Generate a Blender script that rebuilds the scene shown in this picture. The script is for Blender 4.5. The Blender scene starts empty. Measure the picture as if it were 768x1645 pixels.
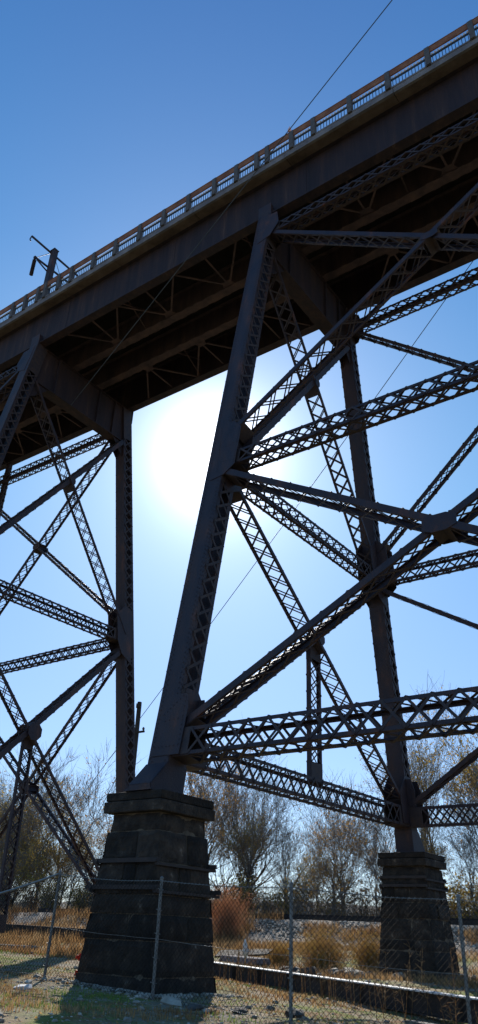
import bpy, math, random
from mathutils import Vector, Matrix, noise
V = Vector
random.seed(7)
C = bpy.context.scene.collection
SC = bpy.context.scene

# ------------------------------------------------------------------ helpers
class MB:
    """collects polygons and links them as one mesh object"""
    def __init__(s): s.v = []; s.f = []; s.mi = []; s.cur = 0
    def face(s, pts):
        n = len(s.v); s.v += [tuple(p) for p in pts]; s.f.append(tuple(range(n, n+len(pts)))); s.mi.append(s.cur)
    def hexa(s, p):      # 8 points: bottom ring 0-3, top ring 4-7
        n = len(s.v); s.v += [tuple(q) for q in p]
        for f in ((3,2,1,0),(4,5,6,7),(0,1,5,4),(1,2,6,5),(2,3,7,6),(3,0,4,7)):
            s.f.append(tuple(n+i for i in f)); s.mi.append(s.cur)
    def box(s, x0, x1, y0, y1, z0, z1):
        s.hexa([(x0,y0,z0),(x1,y0,z0),(x1,y1,z0),(x0,y1,z0),(x0,y0,z1),(x1,y0,z1),(x1,y1,z1),(x0,y1,z1)])
    def bar(s, a, b, u, wu, wv, v=None):
        """bar from a to b, width wu along u and wv across"""
        a = V(a); b = V(b); d = (b-a)
        if d.length < 1e-6: return
        d.normalize(); u = V(u); u = (u - d*u.dot(d))
        if u.length < 1e-6: u = d.orthogonal()
        u.normalize(); w = d.cross(u); u = u*(wu/2); w = w*(wv/2)
        s.hexa([a-u-w, a+u-w, a+u+w, a-u+w, b-u-w, b+u-w, b+u+w, b-u+w])
    def tube(s, pts, radii, n=6, cap=True):
        pts = [V(p) for p in pts]; rings = []
        ref = None
        for i, p in enumerate(pts):
            d = (pts[min(i+1, len(pts)-1)] - pts[max(i-1, 0)])
            if d.length < 1e-9: d = V((0,0,1))
            d.normalize()
            if ref is None: ref = d.orthogonal().normalized()
            u = (ref - d*ref.dot(d))
            if u.length < 1e-5: u = d.orthogonal()
            u.normalize(); ref = u; w = d.cross(u); r = radii[i] if hasattr(radii, '__len__') else radii
            n0 = len(s.v)
            for k in range(n):
                t = 2*math.pi*k/n; s.v.append(tuple(p + u*(r*math.cos(t)) + w*(r*math.sin(t))))
            rings.append(n0)
        for i in range(len(rings)-1):
            for k in range(n):
                k2 = (k+1) % n
                s.f.append((rings[i]+k, rings[i]+k2, rings[i+1]+k2, rings[i+1]+k)); s.mi.append(s.cur)
        if cap:
            s.f.append(tuple(rings[0]+k for k in reversed(range(n)))); s.mi.append(s.cur)
            s.f.append(tuple(rings[-1]+k for k in range(n))); s.mi.append(s.cur)
    def prism(s, pts, n, t):
        """flat polygon pts thickened by t along n (centred)"""
        n = V(n).normalized()*(t/2); k = len(pts); a = [V(p)-n for p in pts]; b = [V(p)+n for p in pts]
        i0 = len(s.v); s.v += [tuple(q) for q in a+b]
        s.f.append(tuple(i0+i for i in reversed(range(k)))); s.mi.append(s.cur)
        s.f.append(tuple(i0+k+i for i in range(k))); s.mi.append(s.cur)
        for i in range(k):
            j = (i+1) % k
            s.f.append((i0+i, i0+j, i0+k+j, i0+k+i)); s.mi.append(s.cur)
    def rock(s, c, r, sq=.6, rnd=random):
        c = V(c); n0 = len(s.v)
        ph = (1+5**.5)/2
        vs = [(-1,ph,0),(1,ph,0),(-1,-ph,0),(1,-ph,0),(0,-1,ph),(0,1,ph),(0,-1,-ph),(0,1,-ph),(ph,0,-1),(ph,0,1),(-ph,0,-1),(-ph,0,1)]
        fs = [(0,11,5),(0,5,1),(0,1,7),(0,7,10),(0,10,11),(1,5,9),(5,11,4),(11,10,2),(10,7,6),(7,1,8),(3,9,4),(3,4,2),(3,2,6),(3,6,8),(3,8,9),(4,9,5),(2,4,11),(6,2,10),(8,6,7),(9,8,1)]
        sx, sy = rnd.uniform(.8,1.4), rnd.uniform(.8,1.2)
        R = Matrix.Rotation(rnd.uniform(0,6.28), 3, 'Z')
        for v in vs:
            q = V(v).normalized()*r*rnd.uniform(.75,1.15); q = R @ V((q.x*sx, q.y*sy, q.z*sq)); s.v.append(tuple(c+q))
        for f in fs: s.f.append(tuple(n0+i for i in f)); s.mi.append(s.cur)
    def build(s, name, mat, parent=None, smooth=False):
        me = bpy.data.meshes.new(name); me.from_pydata(s.v, [], s.f)
        mats = mat if isinstance(mat, (list, tuple)) else [mat]
        for m in mats: me.materials.append(m)
        if len(mats) > 1: me.polygons.foreach_set('material_index', s.mi)
        if smooth: me.polygons.foreach_set('use_smooth', [True]*len(me.polygons))
        me.update()
        o = bpy.data.objects.new(name, me); C.objects.link(o)
        if parent: o.parent = parent; o.matrix_parent_inverse = parent.matrix_world.inverted() if False else Matrix.Translation(-parent.location)
        return o

def tag(o, label=None, cat=None, group=None, kind=None):
    if label: o['label'] = label
    if cat: o['category'] = cat
    if group: o['group'] = group
    if kind: o['kind'] = kind
    return o
def thing(name, label, cat, loc=(0,0,0), group=None):
    o = bpy.data.objects.new(name, None); C.objects.link(o); o.location = loc; o.empty_display_size = .3
    return tag(o, label, cat, group)
def dup(root, loc, rotz=0, scale=1, label=None, zs=None):
    r = root.copy(); C.objects.link(r); r.location = loc; r.rotation_euler = (0,0,rotz)
    r.scale = (scale, scale, zs or scale)
    if label: r['label'] = label
    for ch in list(root.children):
        c = ch.copy(); C.objects.link(c); c.parent = r
        for g in list(ch.children):
            d = g.copy(); C.objects.link(d); d.parent = c
    return r

# ------------------------------------------------------------------ materials
def mat(name, cols, scale=3.0, rough=.8, bump=0.0, bscale=None, detail=6, metallic=0.0, stops=None, island=0.0, streak=None, spec=.3, trans=0.0):
    m = bpy.data.materials.new(name); m.use_nodes = True; nt = m.node_tree; N = nt.nodes; L = nt.links
    b = N['Principled BSDF']; b.inputs['Roughness'].default_value = rough; b.inputs['Metallic'].default_value = metallic
    b.inputs['Specular IOR Level'].default_value = spec
    tc = N.new('ShaderNodeTexCoord'); mp = N.new('ShaderNodeMapping'); L.new(tc.outputs['Object'], mp.inputs[0])
    if streak: mp.inputs['Scale'].default_value = streak
    nz = N.new('ShaderNodeTexNoise'); nz.inputs['Scale'].default_value = scale; nz.inputs['Detail'].default_value = detail; nz.inputs['Roughness'].default_value = .65
    L.new(mp.outputs[0], nz.inputs[0])
    r = N.new('ShaderNodeValToRGB'); L.new(nz.outputs[0], r.inputs[0])
    stops = stops or [.3 + .4*i/max(1, len(cols)-1) for i in range(len(cols))]
    while len(r.color_ramp.elements) < len(cols): r.color_ramp.elements.new(.5)
    for e, p, c in zip(r.color_ramp.elements, stops, cols): e.position = p; e.color = (*c, 1)
    out = r.outputs[0]
    if island:
        g = N.new('ShaderNodeNewGeometry'); hs = N.new('ShaderNodeHueSaturation')
        mr = N.new('ShaderNodeMapRange'); mr.inputs[3].default_value = 1-island; mr.inputs[4].default_value = 1+island
        L.new(g.outputs['Random Per Island'], mr.inputs[0]); L.new(mr.outputs[0], hs.inputs['Value']); L.new(out, hs.inputs['Color']); out = hs.outputs[0]
    L.new(out, b.inputs['Base Color'])
    if bump:
        n2 = N.new('ShaderNodeTexNoise'); n2.inputs['Scale'].default_value = bscale or scale*6; n2.inputs['Detail'].default_value = 5
        L.new(tc.outputs['Object'], n2.inputs[0])
        bp = N.new('ShaderNodeBump'); bp.inputs['Strength'].default_value = bump; bp.inputs['Distance'].default_value = .05
        L.new(n2.outputs[0], bp.inputs['Height']); L.new(bp.outputs[0], b.inputs['Normal'])
    if trans:
        tr = N.new('ShaderNodeBsdfTranslucent'); L.new(out, tr.inputs[0])
        mx = N.new('ShaderNodeMixShader'); mx.inputs[0].default_value = trans
        L.new(b.outputs[0], mx.inputs[1]); L.new(tr.outputs[0], mx.inputs[2]); L.new(mx.outputs[0], N['Material Output'].inputs[0])
    return m

M = {}
M['steel'] = mat('weathered brown painted steel', [(.019,.015,.023),(.033,.023,.029),(.048,.027,.026),(.12,.045,.028)], scale=1.8, rough=.58, bump=.35, bscale=26, detail=10, stops=[.28,.46,.58,.72], streak=(1,1,.35))
M['lace'] = mat('steel lacing bars', [(.03,.022,.025),(.046,.032,.032),(.066,.038,.028)], scale=4, rough=.65)
M['rust'] = mat('rusty steel', [(.036,.025,.028),(.064,.041,.042),(.10,.058,.05)], scale=1.6, rough=.85, bump=.3, bscale=22, streak=(1,1,.25))
M['girder'] = mat('girder steel stained by water', [(.013,.010,.015),(.027,.018,.023),(.043,.025,.025),(.11,.07,.056)], scale=1.7, detail=10, rough=.75, bump=.3, bscale=18, stops=[.25,.48,.62,.82], streak=(1.6,1,.16))
M['conc'] = mat('weathered concrete', [(.10,.09,.095),(.16,.145,.15),(.23,.21,.21)], scale=1.2, rough=.9, bump=.25, bscale=14)
M['soffit'] = mat('concrete underside with ground bounce tint', [(.075,.052,.042),(.13,.092,.073),(.18,.135,.11)], scale=.9, rough=.95, bump=.3, bscale=10)  # warm light bounced off the ground is put into this tan colour
M['railbrown'] = mat('rusty brown rail coping', [(.15,.06,.035),(.24,.10,.055),(.32,.15,.085)], scale=2, rough=.85)
M['railpost'] = mat('grey brown concrete posts', [(.075,.068,.07),(.13,.12,.118)], scale=2.5, rough=.9, bump=.2)
M['railgrey'] = mat('pale grey rail', [(.5,.5,.5),(.66,.66,.65)], scale=4, rough=.6)
M['stone'] = mat('soot blackened stone', [(.011,.008,.007),(.026,.019,.0145),(.05,.036,.026),(.24,.19,.145)], scale=2.6, rough=.93, bump=1.0, bscale=12, stops=[.28,.47,.62,.80], island=.5, detail=10)
M['mortar'] = mat('pale crumbling mortar', [(.045,.036,.028),(.12,.09,.062),(.22,.18,.13)], scale=2.5, rough=.95, bump=.4)
M['tie'] = mat('dark rusted tie band', [(.03,.025,.024),(.06,.045,.04)], scale=3, rough=.85, bump=.3)
M['galv'] = mat('galvanised fence steel', [(.13,.13,.125),(.24,.24,.23)], scale=6, rough=.5, metallic=.4)
M['wire'] = mat('weathered fence wire', [(.014,.012,.010),(.04,.033,.027)], scale=2.0, rough=.9, spec=.1)
M['cable'] = mat('dark cable', [(.04,.05,.06),(.07,.08,.09)], scale=2, rough=.6)
M['wood'] = mat('grey weathered timber', [(.06,.05,.042),(.14,.12,.10),(.25,.22,.19)], scale=2, rough=.9, streak=(.4,3,3), bump=.3, island=.3)
M['under'] = mat('deck underside with shade in its colour', [(.008,.007,.007),(.02,.016,.014)], scale=2, rough=.95)  # near-black colour holds the deep shade under the concrete slab
M['creo'] = mat('creosoted timber', [(.025,.022,.02),(.06,.05,.043)], scale=3, rough=.85, bump=.3)
M['bark'] = mat('dark bark', [(.035,.03,.026),(.075,.062,.052),(.12,.10,.085)], scale=3, rough=.95, bump=.5)
M['twig'] = mat('grey brown twigs', [(.15,.13,.115),(.24,.215,.19)], scale=.6, rough=.9, island=.35)
M['leafy'] = mat('yellow autumn leaves', [(.36,.20,.03),(.46,.30,.05),(.30,.28,.07)], scale=.8, rough=.7, island=.35, trans=.55)
M['leafo'] = mat('orange brown autumn leaves', [(.28,.15,.055),(.42,.24,.07),(.34,.25,.11)], scale=.8, rough=.7, island=.4, trans=.55)
M['leafg'] = mat('yellow green leaves', [(.30,.22,.05),(.46,.33,.07),(.40,.22,.06)], scale=.8, rough=.7, island=.4, trans=.55)
M['redbush'] = mat('rust red twigs', [(.58,.34,.20),(.70,.48,.30)], scale=1.5, rough=.85, island=.25, trans=.6)
M['goldgrass'] = mat('golden tall grass', [(.42,.28,.10),(.58,.42,.17),(.48,.42,.16)], scale=1.5, rough=.8, island=.3, trans=.6)
M['drygrass'] = mat('dry tan and rust grass', [(.22,.11,.045),(.34,.20,.085),(.42,.30,.16)], scale=.35, rough=.85, island=.45, trans=.4)
M['green'] = mat('short green grass', [(.10,.16,.03),(.17,.24,.05),(.25,.27,.08)], scale=.8, rough=.8, island=.4, trans=.4)
M['stonechip'] = mat('pale broken stone', [(.15,.13,.10),(.28,.25,.20),(.44,.40,.33)], scale=2.2, rough=.9, island=.45)
M['darkrock'] = mat('dark rubble', [(.04,.038,.036),(.10,.09,.08)], scale=3, rough=.9, bump=.4, island=.3)
M['white'] = mat('dirty white', [(.5,.48,.44),(.75,.73,.70)], scale=4, rough=.7)
M['red'] = mat('red petals', [(.55,.03,.02),(.7,.08,.03)], scale=5, rough=.6, trans=.3)
M['glass'] = mat('dark brown porcelain', [(.035,.03,.035),(.06,.05,.055)], scale=5, rough=.25)

def ground_mat():
    m = bpy.data.materials.new('dirt with gravel and moss'); m.use_nodes = True; nt = m.node_tree; N = nt.nodes; L = nt.links
    b = N['Principled BSDF']; b.inputs['Roughness'].default_value = .95; b.inputs['Specular IOR Level'].default_value = .15
    tc = N.new('ShaderNodeTexCoord')
    def nz(s, d=6, dist=0):
        n = N.new('ShaderNodeTexNoise'); n.inputs['Scale'].default_value = s; n.inputs['Detail'].default_value = d; n.inputs['Roughness'].default_value = .7; n.inputs['Distortion'].default_value = dist
        L.new(tc.outputs['Object'], n.inputs[0]); return n.outputs[0]
    def ramp(src, st):
        r = N.new('ShaderNodeValToRGB'); L.new(src, r.inputs[0])
        while len(r.color_ramp.elements) < len(st): r.color_ramp.elements.new(.5)
        for e, (p, c) in zip(r.color_ramp.elements, st): e.position = p; e.color = (*c, 1)
        return r.outputs[0]
    def mix(f, a, c):
        x = N.new('ShaderNodeMix'); x.data_type = 'RGBA'; L.new(f, x.inputs[0]); L.new(a, x.inputs[6]); L.new(c, x.inputs[7]); return x.outputs[2]
    dirt = ramp(nz(4.5, 9), [(.3,(.12,.085,.05)),(.5,(.27,.20,.125)),(.7,(.42,.34,.23))])
    gravel = ramp(nz(14, 6), [(.35,(.11,.095,.07)),(.55,(.31,.275,.215)),(.7,(.50,.46,.37))])
    moss = ramp(nz(7, 8), [(.3,(.08,.10,.022)),(.55,(.19,.21,.05)),(.75,(.34,.31,.12))])
    rust = ramp(nz(9, 8), [(.3,(.13,.065,.03)),(.6,(.30,.17,.08)),(.8,(.40,.28,.16))])
    bw = lambda s, a, c: ramp(nz(s, 5, .4), [(a,(0,0,0)),(c,(1,1,1))])
    c1 = mix(bw(.55, .47, .62), dirt, gravel)
    c2 = mix(bw(.38, .46, .60), c1, moss)
    c3 = mix(bw(.8, .55, .65), c2, rust)
    L.new(c3, b.inputs['Base Color'])
    bp = N.new('ShaderNodeBump'); bp.inputs['Strength'].default_value = 1; bp.inputs['Distance'].default_value = .06
    L.new(nz(11, 8), bp.inputs['Height']); L.new(bp.outputs[0], b.inputs['Normal'])
    return m
M['ground'] = ground_mat()
M['ballast'] = mat('grey ballast stone', [(.15,.11,.075),(.32,.26,.195),(.52,.45,.35)], scale=9, rough=.95, bump=1.0, bscale=16, stops=[.35,.52,.68])
M['hill'] = mat('distant wooded hill', [(.05,.055,.05),(.09,.08,.065),(.12,.10,.075)], scale=.03, rough=1, bump=.5, bscale=.08)

# ------------------------------------------------------------------ terrain
def smooth(a, b, x):
    t = max(0, min(1, (x-a)/(b-a))); return t*t*(3-2*t)
def gz(x, y):
    z = .33 - .047*max(-9, min(13, x))
    z = z*(1-smooth(-6, 3, y)) + .30*smooth(-6, 3, y)
    z += .75*smooth(6, 15, y) + 1.25*smooth(15, 20.2, y)
    z -= .5*smooth(27, 40, y)
    z += .05*noise.noise(V((x*.6, y*.6, 0))) + .10*noise.noise(V((x*.17, y*.17, 3)))*smooth(-4, 4, y)
    ln = (x-.3)*.49+(y+.6)*.872+.55          # distance from the line of the fallen beam
    z -= .30*math.exp(-(ln/2.0)**2)*smooth(-9, -5, x)*(1-smooth(13, 17, x))
    # slight spoil heap around the near pier
    z -= .05*math.exp(-((x-1.5)**2+(y+7)**2)/2)
    return z

g = MB()
def grid(xs, ys, fz, mb):
    n0 = len(mb.v)
    for y in ys:
        for x in xs: mb.v.append((x, y, fz(x, y)))
    W = len(xs)
    for j in range(len(ys)-1):
        for i in range(W-1):
            a = n0+j*W+i; mb.f.append((a, a+1, a+W+1, a+W)); mb.mi.append(0)
def axis(lo, hi, a, b, step):
    pts = []; x = a
    while x < b: pts.append(x); x += step
    s = step; x = pts[0]
    left = []
    while x > lo: s *= 1.35; x -= s; left.append(x)
    s = step; x = pts[-1]; right = []
    while x < hi: s *= 1.35; x += s; right.append(x)
    return left[::-1]+pts+right
grid(axis(-2500, 2500, -40, 20, .3), axis(-400, 3000, -22, 42, .3), gz, g)
o = g.build('ground', M['ground'], smooth=True); tag(o, 'uneven dirt ground with gravel, moss and dead grass under the bridge', 'ground', kind='structure')

# railway embankment ballast
g = MB()
xs = [-160+ .8*i for i in range(276)]
prof = [(14.9,-.05),(15.6,.06),(17.4,.07),(19.4,.10),(20.4,.14),(21.2,.16),(24.6,.16),(25.6,.1),(27.5,-.1)]
n0 = 0; W = len(xs)
for (y, dz) in prof:
    for x in xs:
        yy = y + (.5*noise.noise(V((x*.3, y, 1))) if y < 17 else 0)
        g.v.append((x, yy, gz(x, yy)+dz+.04*noise.noise(V((x*1.7, yy*1.7, 5)))))
for j in range(len(prof)-1):
    for i in range(W-1):
        a = j*W+i; g.f.append((a, a+1, a+W+1, a+W)); g.mi.append(0)
o = g.build('railway_embankment', M['ballast'], smooth=True); tag(o, 'grey stone ballast bank carrying the railway behind the piers', 'embankment', kind='structure')

# far hills beyond the river
g = MB()
for i in range(121):
    t = i/120; x = -3200+t*4700
    h = 74+20*noise.noise(V((x*.0012, 0, 0)))+8*noise.noise(V((x*.006, 2, 0)))
    y = 1500+150*noise.noise(V((x*.001, 8, 0)))
    for (dy, k) in ((0,-.3),(60,.45),(150,.85),(260,1),(600,.6)): g.v.append((x, y+dy, h*k + 1.5*noise.noise(V((x*.03, dy, 0)))))
for i in range(120):
    for k in range(4):
        a = i*5+k; g.f.append((a, a+5, a+6, a+1)); g.mi.append(0)
o = g.build('hills', M['hill'], smooth=True); tag(o, 'low wooded hill line on the far horizon', 'hills', kind='structure')

# ------------------------------------------------------------------ steel members
def frame(a, b, n):
    a = V(a); b = V(b); d = (b-a).normalized(); n = V(n); n = (n-d*n.dot(d)).normalized(); p = d.cross(n); return a, b, d, n, p
def lace_face(mb, a, d, L, c, w, out, s0, s1, pitch, bw, t=.014):
    """X lacing between s0 and s1 along d, spanning w along c, offset outward by out (vector)"""
    k = max(1, round((s1-s0)/pitch)); pt = (s1-s0)/k; on = out.normalized()
    for i in range(k):
        q0 = a + d*(s0+i*pt); q1 = a + d*(s0+(i+1)*pt)
        mb.bar(q0 - c*(w/2) + out, q1 + c*(w/2) + out, on, t, bw)
        mb.bar(q0 + c*(w/2) + out + on*(t+.003), q1 - c*(w/2) + out + on*(t+.003), on, t, bw)
def member(name, a, b, n, depth, h, kind, parent, strip=.09, pitch=.5, bw=.07, tie=(.8,.8), m='steel', ties=(), rivets=False, single=False):
    a, b, d, n, p = frame(a, b, n); L = (b-a).length; th = .022
    mb = MB(); lc = MB()
    mid = (a+b)/2
    if kind == 'web':                          # solid plates on +-n, laced on +-p
        for s in (-1, 1):
            mb.bar(a+n*s*(depth/2-th/2), b+n*s*(depth/2-th/2), n, th, h)
            for q in (-1, 1):
                c = n*s*(depth/2-th-.002-strip/2)+p*q*(h/2-th/2)
                mb.bar(a+c, b+c, n, strip, th)
        faces = [(n, depth, p, h)]
    else:
        for s in (-1, 1):
            for q in (-1, 1):
                c = n*s*(depth/2-th/2)+p*q*(h/2-strip/2); mb.bar(a+c, b+c, n, th, strip)
                c = n*s*(depth/2-th-.002-strip/2)+p*q*(h/2-th/2); mb.bar(a+c, b+c, n, strip, th)
        faces = [(n, depth, p, h), (p, h, n, depth)]
    for (c, w, o_, oo) in faces:
        for q in (-1, 1):
            out = o_*(q*(oo/2+.010))
            # solid tie plates at the ends and where asked
            segs = [(0, tie[0])] + [(t0, t1) for t0, t1 in ties] + [(L-tie[1], L)]
            for (t0, t1) in segs:
                if t1-t0 > .05: lc.bar(a+d*t0+out, a+d*t1+out, c, w-.03, .016)
            cur = tie[0]
            for (t0, t1) in list(ties)+[(L-tie[1], L)]:
                if t0-cur > pitch*.8:
                    lace_face(lc, a, d, L, c, w-strip*.55, out, cur-.01, t0+.01, pitch, bw)
                cur = t1
    if rivets:
        for s in (-1, 1):
            base = n*s*(depth/2+.001)
            for col in (-h/2+.05, -h/2+.13, h/2-.13, h/2-.05):
                t = .1
                while t < L-.1:
                    q = a+d*(t+(.07 if abs(col) < h/2-.1 else 0))+base+p*col; r = .026
                    mb.prism([q+p*(r*math.cos(k*1.2566))+d*(r*math.sin(k*1.2566)) for k in range(5)], n, .022)
                    t += .16
    o = mb.build(name, M[m], parent)
    if lc.f:
        l = MB.build(lc, 'lacing', M['lace'], None); l.parent = o; l.matrix_parent_inverse = Matrix.Identity(4)
    return o
def plate(parent, pts, n, t=.03, name='gusset_plate', m='steel', rows=None):
    mb = MB(); mb.prism(pts, n, t)
    if rows:
        nn = V(n).normalized()
        for (p0, p1) in rows:
            p0, p1 = V(p0), V(p1); L = (p1-p0).length; u = (p1-p0).normalized(); w = nn.cross(u); k = max(2, int(L/.13))
            for i in range(k+1):
                for sg in (-1, 1):
                    q = p0+(p1-p0)*(i/k)+nn*sg*(t/2+.004); r = .02
                    mb.prism([q+u*(r*math.cos(j*1.2566))+w*(r*math.sin(j*1.2566)) for j in range(5)], nn, .014)
    return mb.build(name, M[m], parent)

ZT, ZM, ZB = 30.1, 16.22, 6.03
WB, SL = 7.43, -.1471
def hy(z): return WB+SL*(z-6.05)          # half width of the bent at height z

def tower(root, xl, xr, zfoot, ztop_leg=31.45, base_strut=True, low=False, rivet=False, bat=(0,0)):
    """xl, xr: leg lines; y symmetric about 0"""
    nodes_b = 6.2 if not low else 1.4
    def X(side, z):
        return (xl+bat[0]*(30-z)) if side == 0 else (xr+bat[1]*(30-z))
    def hs(sy, z):            # half width measured to the near or the far leg line
        return hy(z)+(.13+.01375*(24-z) if sy < 0 else -.12)
    def P(side, sy, z, dy=0):
        if sy < 0 and z > 5.5 and z < 30.6: z = z-(z-1.5)*(hs(-1, z)-hy(z))/21
        return V((X(side, z), sy*hs(sy, z)+dy*(1 if dy < 0 or dy > 0 else 0), z))
    sgx = 1 if xr > xl else -1
    for side in (0, 1):
        ins = (1 if side == 0 else -1)*(1 if xr > xl else -1)
        for sy in (-1, 1):
            a = P(side, sy, zfoot); b = P(side, sy, ztop_leg)
            L = (b-a).length; f = lambda z: (z-zfoot)/(ztop_leg-zfoot)*L
            tz = [(f(15.1), f(17.9))] if low else [(f(7.2), f(7.7)), (f(15.1), f(17.9))]
            dp = .76 if sy < 0 or low else .62
            leg = member('leg', a, b, (0,sy,0), dp, .72, 'web', root, strip=.15, pitch=.60, bw=.085,
                         tie=((.7 if low else 2.9-(0)), 2.3), ties=[t for t in tz if t[0] > (.7 if low else 2.9)], rivets=rivet and side == (0 if rivet == 1 else 1))
            # foot: flared plates down to a base plate
            zf = zfoot; c = P(side, sy, zf); c2 = P(side, sy, zf+.85)
            ft = MB(); ox = .375; yo, yi, yt = sy*(dp/2+.50), -sy*(dp/2+.05), sy*(dp/2+.025)
            for s in (-1, 1):
                ft.prism([c+V((s*ox, yi, .05)), c+V((s*ox, yo, .05)), c+V((s*ox, yo, .16)), c2+V((s*ox, yt, 0)), c2+V((s*ox, -yt, 0))], (1, 0, 0), .03)
            ft.prism([c+V((-ox, yo, .05)), c+V((ox, yo, .05)), c+V((ox, yo, .16)), c+V((-ox, yo, .16))], (0, 1, 0), .03)
            ft.prism([c+V((-ox, yo, .16)), c+V((ox, yo, .16)), c2+V((ox, yt, 0)), c2+V((-ox, yt, 0))], (0, 1, .6*sy), .03)
            ft.prism([c+V((-ox, yi, .05)), c+V((ox, yi, .05)), c2+V((ox, -yt, 0)), c2+V((-ox, -yt, 0))], (0, 1, 0), .03)
            ft.box(c.x-.45, c.x+.45, c.y-.5 if sy > 0 else c.y-.96, c.y+.96 if sy > 0 else c.y+.5, zf, zf+.06)
            ft.build('foot', M['steel'], root)
            # gussets on the +-y faces (longitudinal) and the +-x faces (transverse)
            x0 = lambda z: X(side, z)
            def lg(poly, rows=None):
                for s in (-1, 1):
                    pts = [P(side, sy, z, s*(dp/2+.013)) + V((ins*u, 0, 0)) for u, z in poly]
                    rr = None
                    if rows: rr = [tuple(P(side, sy, z, s*(dp/2+.013)) + V((ins*u, 0, 0)) for u, z in r) for r in rows]
                    plate(root, pts, (0, 1, .147*sy), .026, rows=rr if (s == sy*1 or True) else None)
            def tg(poly):
                for s in (-1, 1):
                    pts = [V((X(side, z)+s*.378, P(side, sy, z).y-sy*u, z)) for u, z in poly]
                    plate(root, pts, (1, 0, 0), .024)
            rw = [((-.02,17.85),(.12,15.75)), ((.8,17.5),(.8,15.95)), ((.05,17.0),(.6,17.7)), ((.05,16.2),(.78,16.05)), ((.05,16.8),(.78,16.9))] if rivet else None
            lg([(-.12,18.05),(.5,18.0),(.86,17.6),(.86,15.85),(.45,15.5),(-.12,15.42)], rw)
            if low: lg([(-.3,2.9),(.5,2.7),(.8,2.2),(.8,.75),(-.3,.75)])
            else:
                rw = [((-.25,7.45),(-.25,6.0)), ((.6,7.35),(.62,6.0)), ((-.2,5.97),(.6,5.97)), ((0,6.7),(.6,6.75)), ((-.1,6.9),(.5,7.4))] if rivet else None
                lg([(-.3,7.5),(.62,7.45),(.74,7.0),(.70,5.72),(-.3,5.72)], rw)
            lg([(-.2,31.25),(.75,31.2),(.95,30.3),(.55,29.5),(-.1,29.3)])
            tg([(-.1,18.0),(.4,18.0),(1.0,17.4),(1.0,15.9),(.7,15.2),(.2,14.9),(-.1,14.9)])
            if low: tg([(-.2,2.9),(.5,2.7),(1.0,2.1),(1.0,.75),(-.2,.75)])
            else: tg([(-.2,7.6),(.35,7.6),(1.0,6.9),(1.0,5.72),(-.2,5.72)])
    # longitudinal faces
    for sy in (-1, 1):
        nz_ = (0, 1, .147*sy+(-.014 if sy < 0 else 0))
        for z, on in ((ZT, True), (ZM, True), (ZB, base_strut)):
            if on: member('strut', P(0, sy, z)+V((.39*sgx,0,0)), P(1, sy, z)-V((.39*sgx,0,0)), nz_, .56 if z > 10 else .66, .62 if z > 10 else .76, 'four', root, strip=.10, pitch=.62, bw=.068, tie=(.55,.55))
        for (s0, z0, s1, z1) in ((0,30.3,1,17.15),(1,30.3,0,17.15),(0,15.9,1,nodes_b),(1,15.9,0,nodes_b)):
            a = P(s0, sy, z0); b = P(s1, sy, z1); d = (b-a).normalized()
            member('brace', a+d*.55, b-d*.55, nz_, (.74 if (s0 == 0) == (z0 < 20) else .60) if sy < 0 else .74, .16 if sy > 0 else .21, 'web', root, strip=.06, pitch=.85, bw=.05, tie=(.55,.55), ties=[((b-a).length/2-.55-.35, (b-a).length/2-.55+.35)])
        # plates where the diagonals cross
        for (za, zb_, big) in ((30.3,17.15,.32),(15.9,nodes_b,.47)):
            zc = (P(0, sy, za).z+P(1, sy, zb_).z)/2; xc = (X(0, zc)+X(1, zc))/2
            for s in (-1, 1):
                y = lambda z: sy*hs(sy, z)+s*.385
                pts = []
                for u, w in ((-big,.34*big),(-.4*big,.58*big),(.4*big,.58*big),(big,.34*big),(big,-.34*big),(.4*big,-.58*big),(-.4*big,-.58*big),(-big,-.34*big)):
                    pts.append(V((xc+u, y(zc+w), zc+w)))
                plate(root, pts, nz_, .024)
    # transverse bents
    for side in (0, 1):
        X0 = lambda z: X(side, z)
        for z, on in ((ZM, True), (6.0, base_strut)):
            if on: member('strut', P(side, -1, z)+V((0,.3,0)), P(side, 1, z)-V((0,.3,0)), (1,0,0), .58 if z > 10 else .66, .64 if z > 10 else .74, 'four', root, strip=.095, pitch=.60, bw=.064, tie=(.9,.9))
        for (s0, z0, z1, dd) in ((-1,29.3,15.95,.74),(1,29.3,16.1,.60),(-1,15.9,nodes_b-.2,.72),(1,15.9,nodes_b-.2,.55)):
            a = P(side, s0, z0); b = P(side, -s0, z1); d = (b-a).normalized(); L = (b-a).length
            # crossing position along the member
            w0, w1 = abs(a.y), abs(b.y); tc = (L-1.1)*w0/(w0+w1)
            member('brace', a+d*.55, b-d*.55, (1,0,0), dd+(.1 if low else .03), .13 if s0 < 0 else .25, 'web', root, strip=.055, pitch=.66, bw=.05, tie=(.6,.6), ties=[(tc-.3, tc+.3)])
        # crossing plates and the hanger below the lower crossing
        za, zb_ = 15.9, nodes_b-.2; w0, w1 = hy(za), hy(zb_); zc = za+(zb_-za)*w0/(w0+w1)
        for s in (-1, 1):
            r = .43 if low else .22
            plate(root, [V((X0(zc)+s*(.43 if low else .39), r*math.cos(t), zc+r*1.05*math.sin(t))) for t in [math.pi/8+k*math.pi/4 for k in range(8)]], (1,0,0), .024)
        zl = 1.2 if low else ZB+.2
        member('hanger', (X0(zc), 0, zc-.3), (X0(zl), 0, zl), (0,1,0), .62 if low else .80, .16, 'web', root, strip=.06, pitch=.66, bw=.05, tie=(.5,.7))
        za, zb_ = 29.3, 16.0; w0, w1 = hy(za), hy(zb_); zc = za+(zb_-za)*w0/(w0+w1)
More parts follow.
